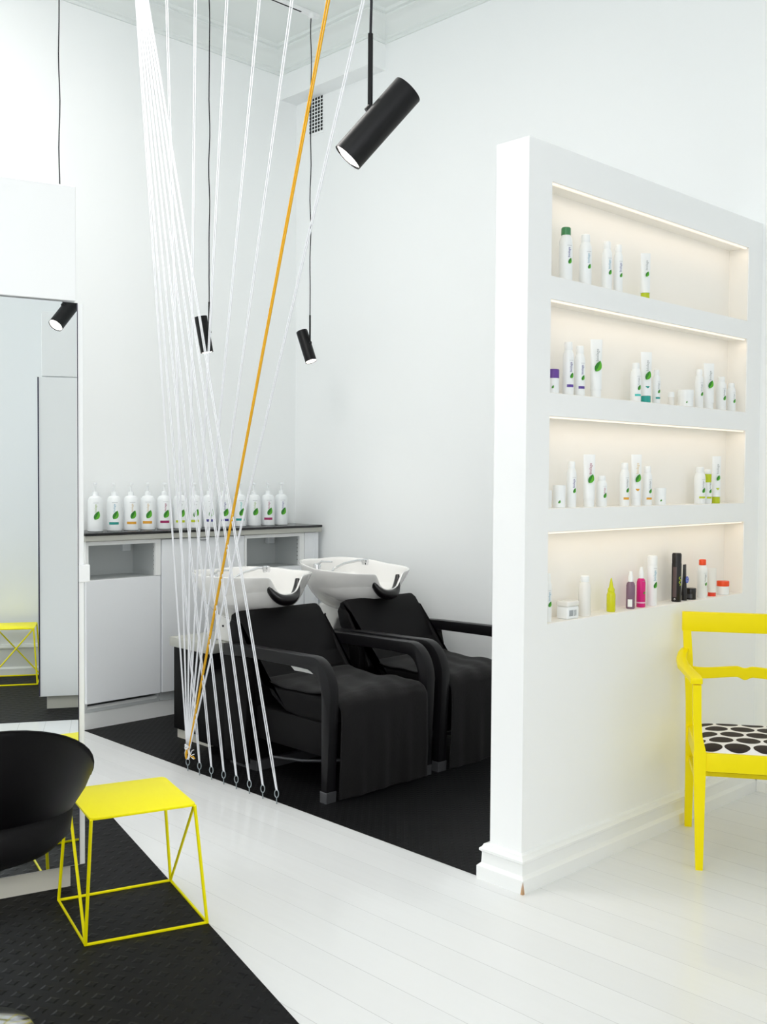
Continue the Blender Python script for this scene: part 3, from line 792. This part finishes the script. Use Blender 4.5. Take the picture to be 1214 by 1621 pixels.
# ------------------------------------------------------------------ black tub chair at the left edge
t = thing('styling_chair', 'round black tub styling chair cut off by the left edge', 'chair', (-2.585, 1.075, 0), 0)
prof = [(.001,.428),(.06,.435),(.13,.475),(.19,.532),(.235,.590),(.268,.650),(.282,.696),(.287,.716),(.289,.724),(.286,.729),(.281,.724),(.275,.69),(.255,.65),(.23,.61)]
b = MB()
def P(i, j):
    d = 2*PI*i/72; r, z = prof[j]
    zr_ = .643 + (.21 if math.cos(d) > 0 else .06)*math.cos(d)
    f = min(1, max(0, (z-.44)/(.725-.44))); z2 = z + (zr_-.725)*f**2
    a = d - .26
    return Vector((r*math.cos(a), r*math.sin(a), z2))
b.grid(P, 72, len(prof), True)
b.obj('tub_shell', 'black_gloss', t, angle=60)
MB().lathe([(.001,.50),(.2,.50),(.232,.53),(.238,.58),(.225,.605),(.17,.62),(.001,.622)], 48, cap0=False, cap1=False).obj('seat_cushion', 'black_fabric', t, angle=60)
MB().tube([P(k*1.5, 8)+Vector((0,0,.004)) for k in range(48)], .003, 6, True).obj('rim_piping', 'black_fabric', t)
MB().lathe([(.03,.06),(.03,.40),(.05,.432)], 20).obj('pedestal', 'chrome', t)
MB().lathe([(.001,.003),(.135,.003),(.14,.008),(.13,.018),(.05,.035),(.03,.06)], 40, cap0=False).obj('base_disc', 'chrome', t)

# ------------------------------------------------------------------ wash loungers (origin on the floor at the front, x back is negative)
def wash_lounger(loc, label, tilt):
    t = thing('wash_lounger', label, 'chair', loc, 0, 'black wash loungers with basins')
    hw = .337
    # arms: bent flat bars
    def arc(cx, cz, rx, rz_, a0, a1, n=8): return [(cx+rx*math.cos(math.radians(a0+(a1-a0)*k/n)), cz+rz_*math.sin(math.radians(a0+(a1-a0)*k/n))) for k in range(n+1)]
    outer = [(-.80,.622),(-.60,.632),(-.20,.640)] + arc(-.135,.47,.135,.172,92,2)[0:] + [(-.005,.38),(-.022,.048)]
    inner = [(-.062,.048),(-.062,.38)] + arc(-.15,.46,.088,.120,0,92) + [(-.25,.582),(-.60,.578),(-.80,.565)]
    for s in (-1, 1):
        y0, y1 = (s*hw, s*(hw-.055))
        MB().prism(outer+inner, min(y0,y1), max(y0,y1), 'xz', .006, 2).obj('armrest', 'black_arm', t, angle=40)
        MB().prism([(-.066,0),(-.022,0),(-.018,.052),(-.066,.052)], min(y0,y1)-.002, max(y0,y1)+.002, 'xz', .002, 1).obj('front_foot', 'alu', t)
        # rear support panel of the arm
        MB().prism([(-.80,.60),(-.62,.58),(-.60,.50),(-.64,.05),(-.80,.05)], min(y0,y1)+.006, max(y0,y1)-.006, 'xz', .006, 2).obj('side_panel', 'black_fabric', t)
    # L shaped cushion: profile swept across the width, with rounded ends
    prof = [(-.045,.44),(-.03,.42),(-.035,.35),(-.10,.335),(-.30,.33),(-.40,.345),(-.50,.40),(-.56,.47),(-.74,.70),(-.835,.725),(-.83,.755),(-.795,.772),(-.765,.755),(-.72,.70),(-.60,.515),(-.55,.462),(-.48,.445),(-.30,.452),(-.12,.455)]
    b = MB(); b.prism(prof, -.272, .272, 'xz', .016, 3); b.obj('seat_cushion', 'black_fabric', t, angle=50)
    # backrest wing with chamfered outline
    u = Vector((-.25, 0, .36)).normalized(); nrm = Vector((u.z, 0, -u.x))
    o = Vector((-.58,0,.43))
    b = MB()
    prof2 = [(-.285,0),(-.285,.30),(-.262,.385),(-.235,.412),(.262,.412),(.283,.39),(.287,.30),(.285,0)]
    vs = []
    for th in (-.075, .018): vs += [o + u*q + Vector((0,p,0)) + nrm*th for p, q in prof2]
    k = len(prof2)
    _, fs = b.verts_faces(vs, [tuple(range(k)), tuple(range(2*k-1, k-1, -1))] + [(i, (i+1) % k, (i+1) % k+k, i+k) for i in range(k)])
    bmesh.ops.recalc_face_normals(b.bm, faces=b.bm.faces)
    bmesh.ops.bevel(b.bm, geom=list(b.bm.edges), offset=.014, segments=3, profile=.5, affect='EDGES')
    b.obj('backrest', 'black_fabric', t, angle=50)
    # body under the seat
    MB().box(-.62, -.07, -.268, .268, .175, .335, .01, 2).obj('seat_box', 'black_fabric', t)
    MB().box(-1.15, -.66, -.245, .245, .052, .42, .006, 2).obj('base_box', 'black_fabric', t)
    MB().box(-.86, -.64, -.25, .25, 0, .05, .002, 1).obj('base_plinth', 'alu', t)
    # footrest lever
    b = MB(); b.tube([(-.60,-.20,.075),(-.45,-.12,.07),(-.30,-.05,.085),(-.20,.08,.10),(-.18,.2,.09)], .008, 8); b.tube([(-.33,-.06,.17),(-.33,-.06,.085)], .012, 8)
    b.obj('foot_lever', 'alu', t)
    # rear stand and white bracket column
    MB().box(-1.49, -1.152, -.175, .175, .052, .505, .004, 2).obj('rear_cabinet', 'black_fabric', t)
    MB().box(-1.515, -1.14, -.188, .188, .505, .557, .004, 2).obj('cabinet_top', 'rail', t)
    MB().box(-1.47, -1.17, -.165, .165, 0, .05, .001, 1).obj('rear_plinth', 'kick', t)
    b = MB(); b.prism([(-1.27,.557),(-1.11,.557),(-1.08,.62),(-1.00,.69),(-1.24,.70),(-1.26,.64)], -.065, .065, 'xz', .012, 3)
    col = b.obj('basin_bracket', 'ceramic', t)
    MB().lathe([(.006,0),(.006,.004)], 10, Matrix.Translation((-1.18,-.065,.64)) @ Matrix.Rotation(PI/2,4,'X')).obj('screw', 'hole', col)
    # basin
    bs = bpy.data.objects.new('basin_pivot', None)
    px = Vector((-1.06, 0, .80)); Rt = Matrix.Translation(px - Vector((0,0,.022))) @ Matrix.Rotation(tilt, 4, 'Y') @ Matrix.Translation(-px)
    bpy.data.objects.remove(bs)
    cx, ax_, by_ = -1.025, .315, .29
    nU = 72
    def outline(a, s, p=2.7):
        c, d = math.cos(a), math.sin(a)
        rr = (abs(c)**p + abs(d)**p)**(-1/p)
        x = rr*c*ax_; y = rr*d*by_
        if x < 0: y *= 1 - .10*(-x/ax_)            # narrows a little towards the tap end
        return x*s, y*s
    def notch(a):
        # dip of the rim at the neck, centred on +x
        yv = outline(a,1)[1]
        if math.cos(a) < 0: return 0
        q = abs(yv)/.098
        return max(0, 1-q**4)**.7 if q < 1 else 0
    zr = .955
    prof_out = [(.20,.700,0),(.38,.712,0),(.55,.742,0),(.70,.785,0),(.82,.835,.25),(.91,.885,.6),(.975,.935,1),(.99,zr-.004,1),(.985,zr,1),(.955,zr-.002,1),(.93,zr-.02,.9),(.90,.90,.6),(.84,.84,.2),(.72,.785,0),(.50,.757,0),(.25,.748,0),(.06,.744,0)]
    b = MB()
    def P(i, j):
        a = 2*PI*i/nU; s, z, w = prof_out[j]
        x, y = outline(a, s); n_ = notch(a)*w
        z2 = z - n_*.085*(1 if w >= .9 else .8)
        z2 += .008*(abs(math.cos(2*a+PI/2)))*w     # rim lifts slightly at the corners
        return Rt @ Vector((cx+x+(.03*(1-s) if j < 8 else 0)*-2, y, z2))
    b.grid(P, nU, len(prof_out), True)
    v = b.bm.verts
    bb = b.obj('basin', 'ceramic', t, angle=80, sub=1)
    # rubber neck rest lining the dip
    b = MB(); n = 22
    pts = []
    for k in range(n+1):
        yv = -.104 + .208*k/n; q = abs(yv)/.104
        z = zr - .100*max(0, 1-q**2.6)**.8 - .018
        xx = cx + ax_*.955 - .05*q*q + .010
        pts.append(Rt @ Vector((xx, yv, z)))
    rad = [.013+.026*math.sin(PI*k/n)**.8 for k in range(n+1)]
    b.tube(pts, rad, 14, rx=.7); b.obj('neck_rest', 'rubber', bb, angle=60)
    # tap: body, spout and lever at the rear of the basin
    b = MB()
    b.lathe([(.024,.86),(.024,.93),(.020,.938)], 18, Rt @ Matrix.Translation((cx-.235,-.07,0)))
    b.tube([Rt @ Vector(p) for p in ((cx-.235,-.07,.93),(cx-.20,-.07,.955),(cx-.13,-.05,.962))], [.008,.006,.005], 8)
    b.obj('mixer_tap', 'chrome', bb)
    b = MB(); b.tube([Rt @ Vector(p) for p in ((cx-.225,.03,.86),(cx-.215,.045,.905),(cx-.17,.085,.94),(cx-.10,.13,.965),(cx-.07,.145,.966))], [.008,.008,.008,.009,.011], 10)
    b.lathe([(.018,0),(.022,.012),(.022,.03),(.014,.035)], 16, Rt @ Matrix.Translation((cx-.06,.15,.945)))
    b.obj('shower_hose', 'chrome', bb)
    return t
w1 = wash_lounger((-3.375, 3.305, 0), 'near black wash lounger with white basin, behind the white cords', math.radians(0))
w2 = wash_lounger((-3.375, 4.03, 0), 'far black wash lounger with white basin, beside the back wall', math.radians(4.5))
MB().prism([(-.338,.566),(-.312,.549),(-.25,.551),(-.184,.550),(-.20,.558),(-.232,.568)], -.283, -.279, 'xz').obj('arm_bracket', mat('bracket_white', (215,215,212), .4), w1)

# black cloths laid over the seats, hanging to the floor in front
def cloth(cy, seed, label):
    rnd = random.Random(seed)
    path = [(-.585,.452),(-.57,.470),(-.555,.478),(-.53,.474),(-.50,.468),(-.40,.465),(-.30,.468),(-.20,.474),(-.10,.476),(-.05,.470),(-.018,.455),(.0,.43),(.004,.39),(.004,.30),(.003,.20),(.0,.10),(-.002,.012)]
    # resample
    L = [0]
    for i in range(1, len(path)): L.append(L[-1] + math.dist(path[i], path[i-1]))
    nu, nv = 90, 46
    ph = [rnd.uniform(0, 6.28) for _ in range(6)]
    def at(s):
        s *= L[-1]
        for i in range(1, len(path)):
            if s <= L[i] + 1e-9:
                f = (s-L[i-1])/(L[i]-L[i-1]); return path[i-1][0]+(path[i][0]-path[i-1][0])*f, path[i-1][1]+(path[i][1]-path[i-1][1])*f
        return path[-1]
    def P(i, j):
        s = i/(nu-1); v = j/(nv-1)*2-1
        x, z = at(s)
        f = max(0, (s-.62)/.38); back = max(0, 1-s/.25)
        w = .276 - .006*back
        y = v*w
        fold = (.005*math.sin(v*5+ph[0]+f*2.2) + .004*math.sin(v*11+ph[1]-f*1.5) + .0015*math.sin(v*23+ph[2]))*f**.8
        seat = (1-f)*max(0,1-back*1.5)*(.004*math.sin(x*30+v*5+ph[3]) + .003*math.sin(v*13+x*14+ph[4]))
        edge = .012*abs(v)**6*(1-f)*(1-back)
        return Vector((x + fold + .012*f*0, y*(1+.0*f), z + seat - edge + 0))
    b = MB(); b.grid(P, nu, nv)
    o = b.obj('cloth_cover', 'black_cloth', loc=None, angle=80, solid=.003)
    o.location = (-3.372, cy, 0)
    tag(o, label, 'cloth', 'black cloths over the lounger seats')
cloth(3.305, 3, 'black cloth draped over the near wash lounger and hanging to the floor')
cloth(4.03, 8, 'black cloth draped over the far wash lounger and hanging to the floor')

# ------------------------------------------------------------------ yellow armchair (local x = along the front to the right, y = depth to the back)
F0 = Vector((-1.888, 3.479)); ang = math.atan2(.554, .833)
t = thing('armchair', 'yellow painted wooden armchair with dotted seat at the right edge', 'chair', (F0.x, F0.y, 0), ang)
W = .44
def X(k, x): return x if k == 0 else W-.02-x
Y_ = 'yellow_chair'
for k in (0, 1):
    s = 1 if k == 0 else -1
    # front leg: tapering square leg carrying on up as the arm post
    b = MB()
    prof = [(0, -.012,.013), (.02,-.013,.014), (.36,-.024,.018), (.435,-.026,.018), (.45,-.024,.016), (.50,-.026,.004), (.56,-.030,.0), (.688,-.032,-.002)]
    vs = []
    for z, x0, x1 in prof:
        d0, d1 = (-.006, .030) if z < .45 else (-.004, .026)
        if z < .05: d1 = .022
        vs += [(X(k,x0), d0, z), (X(k,x1), d0, z), (X(k,x1), d1, z), (X(k,x0), d1, z)]
    n = len(prof); fs = [(0,1,2,3), tuple(4*(n-1)+q for q in (3,2,1,0))]
    for i in range(n-1):
        for q in range(4): fs.append((4*i+q, 4*i+(q+1) % 4, 4*i+4+(q+1) % 4, 4*i+4+q))
    b.verts_faces([Vector(p) for p in vs], fs)
    bmesh.ops.recalc_face_normals(b.bm, faces=b.bm.faces)
    b.obj('front_leg', Y_, t, angle=30)
    # rear leg and back post in one, raked above the seat
    b = MB()
    prof = [(0,.50,-.016,.012),(.20,.478,-.018,.014),(.44,.466,-.020,.012),(.55,.470,-.022,.008),(.70,.480,-.030,.004),(.82,.486,-.036,-.004),(.897,.488,-.040,-.006)]
    vs = []
    for z, y, x0, x1 in prof:
        vs += [(X(k,x0), y-.016, z), (X(k,x1), y-.016, z), (X(k,x1), y+.016, z), (X(k,x0), y+.016, z)]
    n = len(prof); fs = [(0,1,2,3), tuple(4*(n-1)+q for q in (3,2,1,0))]
    for i in range(n-1):
        for q in range(4): fs.append((4*i+q, 4*i+(q+1) % 4, 4*i+4+(q+1) % 4, 4*i+4+q))
    b.verts_faces([Vector(p) for p in vs], fs)
    bmesh.ops.recalc_face_normals(b.bm, faces=b.bm.faces)
    b.obj('rear_leg', Y_, t, angle=30)
    # arm: flat curved rail that bows outward and ends in a small scroll
    pts = [(-.020,-.012,.706),(-.022,.05,.708),(-.036,.14,.712),(-.050,.25,.716),(-.050,.35,.722),(-.040,.43,.732),(-.026,.478,.742)]
    b = MB(); vs = []
    for i, (x, y, z) in enumerate(pts):
        hw = (.022,.022,.021,.021,.020,.018,.015)[i]
        for dx, dz in ((-hw,-.012),(hw,-.012),(hw,.010),(-hw,.010)): vs.append(Vector((X(k,x+dx), y, z+dz-.002)))
    n = len(pts); fs = [(0,1,2,3), tuple(4*(n-1)+q for q in (3,2,1,0))]
    for i in range(n-1):
        for q in range(4): fs.append((4*i+q, 4*i+(q+1) % 4, 4*i+4+(q+1) % 4, 4*i+4+q))
    b.verts_faces(vs, fs); bmesh.ops.recalc_face_normals(b.bm, faces=b.bm.faces)
    bmesh.ops.bevel(b.bm, geom=list(b.bm.edges), offset=.004, segments=2, profile=.5, affect='EDGES')
    b.obj('arm', Y_, t, angle=45)
    xa = X(k,-.002); MB().box(min(X(k,-.012),X(k,.008)), max(X(k,-.012),X(k,.008)), .02, .455, .370, .432, .002, 1).obj('side_rail', Y_, t)
    MB().box(min(X(k,-.008),X(k,.006)), max(X(k,-.008),X(k,.006)), .02, .468, .285, .305, .002, 1).obj('side_stretcher', Y_, t)
MB().box(.014, W-.034, 0, .02, .368, .436, .003, 2).obj('front_rail', Y_, t)
MB().box(.01, W-.03, .458, .474, .370, .432, .002, 1).obj('rear_rail', Y_, t)
MB().box(.0, W-.02, .235, .250, .286, .304, .002, 1).obj('cross_stretcher', Y_, t)
MB().box(-.040, W+.020, .470, .500, .818, .898, .004, 2).obj('top_rail', Y_, t)
# shaped middle rail with the notch in the centre
cxm = (W-.02)/2; pts_t = []; pts_b = []
for q in range(41):
    u = -1+2*q/40
    wv = .012*math.cos(u*PI*1.0) if abs(u) < 1 else -.012
    top_ = .674 + wv*.6 + .006*abs(u)**6
    bot_ = .630 + wv*.6
    if abs(u) < .12: top_ -= .008*math.cos(u/.12*PI/2); bot_ -= .012*math.cos(u/.12*PI/2)
    x = cxm + u*(W/2-.015)
    pts_t.append((x, top_)); pts_b.append((x, bot_))
MB().prism(pts_t + pts_b[::-1], .474, .490, 'xz', .002, 1).obj('middle_rail', Y_, t, angle=30)
# padded seat
b = MB(); nu, nv = 30, 30
def P(i, j):
    u = i/(nu-1)*2-1; v = j/(nv-1)*2-1
    e = (1-abs(u)**5)*(1-abs(v)**5)
    x = cxm + u*(W/2-.012 - .006*(v+1)/2); y = .235 + v*.222
    return Vector((x, y, .430 + .030*max(0,e)**.45))
vs = b.grid(P, nu, nv)
o = b.obj('seat_pad', 'dots', t, angle=80)
uv = o.data.uv_layers.new(name='UVMap')
for lp in o.data.loops:
    c = o.data.vertices[lp.vertex_index].co
    dz = (.46-c.z)*.8
    uv.data[lp.index].uv = (c.x+.013, c.y - (dz if c.y < .1 else 0))

# ------------------------------------------------------------------ camera
pitch, roll, yaw = .0349, .00652, .798837
def cam_matrix():
    Mx = Matrix(((1,0,0),(0,0,-1),(0,1,0)))
    c, s = math.cos(pitch), math.sin(pitch); Pm = Matrix(((1,0,0),(0,c,-s),(0,s,c)))
    c, s = math.cos(roll), math.sin(roll); Q = Matrix(((c,-s,0),(s,c,0),(0,0,1)))
    c, s = math.cos(yaw), math.sin(yaw); A = Matrix(((c,s,0),(-s,c,0),(0,0,1)))
    R = Q @ Pm @ Mx @ A
    m = Matrix((R[0], -R[1], -R[2])).transposed().to_4x4()
    m.translation = (0,0,1.45)
    return m
cd = bpy.data.cameras.new('camera'); cam = bpy.data.objects.new('camera', cd); C.objects.link(cam)
cam.matrix_world = cam_matrix()
cd.sensor_fit = 'HORIZONTAL'; cd.sensor_width = 36; cd.lens = 1636.8/1214*36; cd.clip_start = .05
sc.camera = cam

# ------------------------------------------------------------------ light
w = bpy.data.worlds.new('sky'); sc.world = w; w.use_nodes = True
bg = w.node_tree.nodes['Background']; bg.inputs[0].default_value = (.93,.97,1,1); bg.inputs[1].default_value = .8
def window_light(loc, rot, sx, sy, power, col=(.965,.98,1)):
    L = bpy.data.lights.new('daylight', 'AREA'); L.shape = 'RECTANGLE'; L.size = sx; L.size_y = sy; L.energy = power; L.color = col
    o = bpy.data.objects.new('daylight', L); C.objects.link(o); o.location = loc; o.rotation_euler = rot
window_light((-3.75, YF-.3, 2.05), (PI/2, 0, 0), 2.5, 3.3, 30)
window_light((-.9, YF-.3, 2.05), (PI/2, 0, 0), 2.6, 3.3, 30)
window_light((XR+.35, -1.15, 2.05), (0, PI/2, 0), 3.25, 3.9, 175)  # fill through the added window nearest the camera
window_light((XR+.35, 2.97, 2.05), (0, PI/2, 0), 3.25, 2.4, 22)  # fill through the window added opposite the partition
window_light((XR+.35, -5.1, 2.05), (0, PI/2, 0), 3.25, 3.2, 230)  # fill through the added window furthest back
sc.view_settings.view_transform = 'Standard'; sc.view_settings.look = 'None'
sc.view_settings.gamma = 1; sc.view_settings.use_curve_mapping = False
sc.view_settings.exposure = -0.72
try:
    sc.cycles.max_bounces = 12; sc.cycles.diffuse_bounces = 10; sc.cycles.glossy_bounces = 5; sc.cycles.transmission_bounces = 6
    sc.cycles.caustics_reflective = False; sc.cycles.caustics_refractive = False
    sc.cycles.sample_clamp_indirect = 4; sc.cycles.use_denoising = True
except Exception: pass
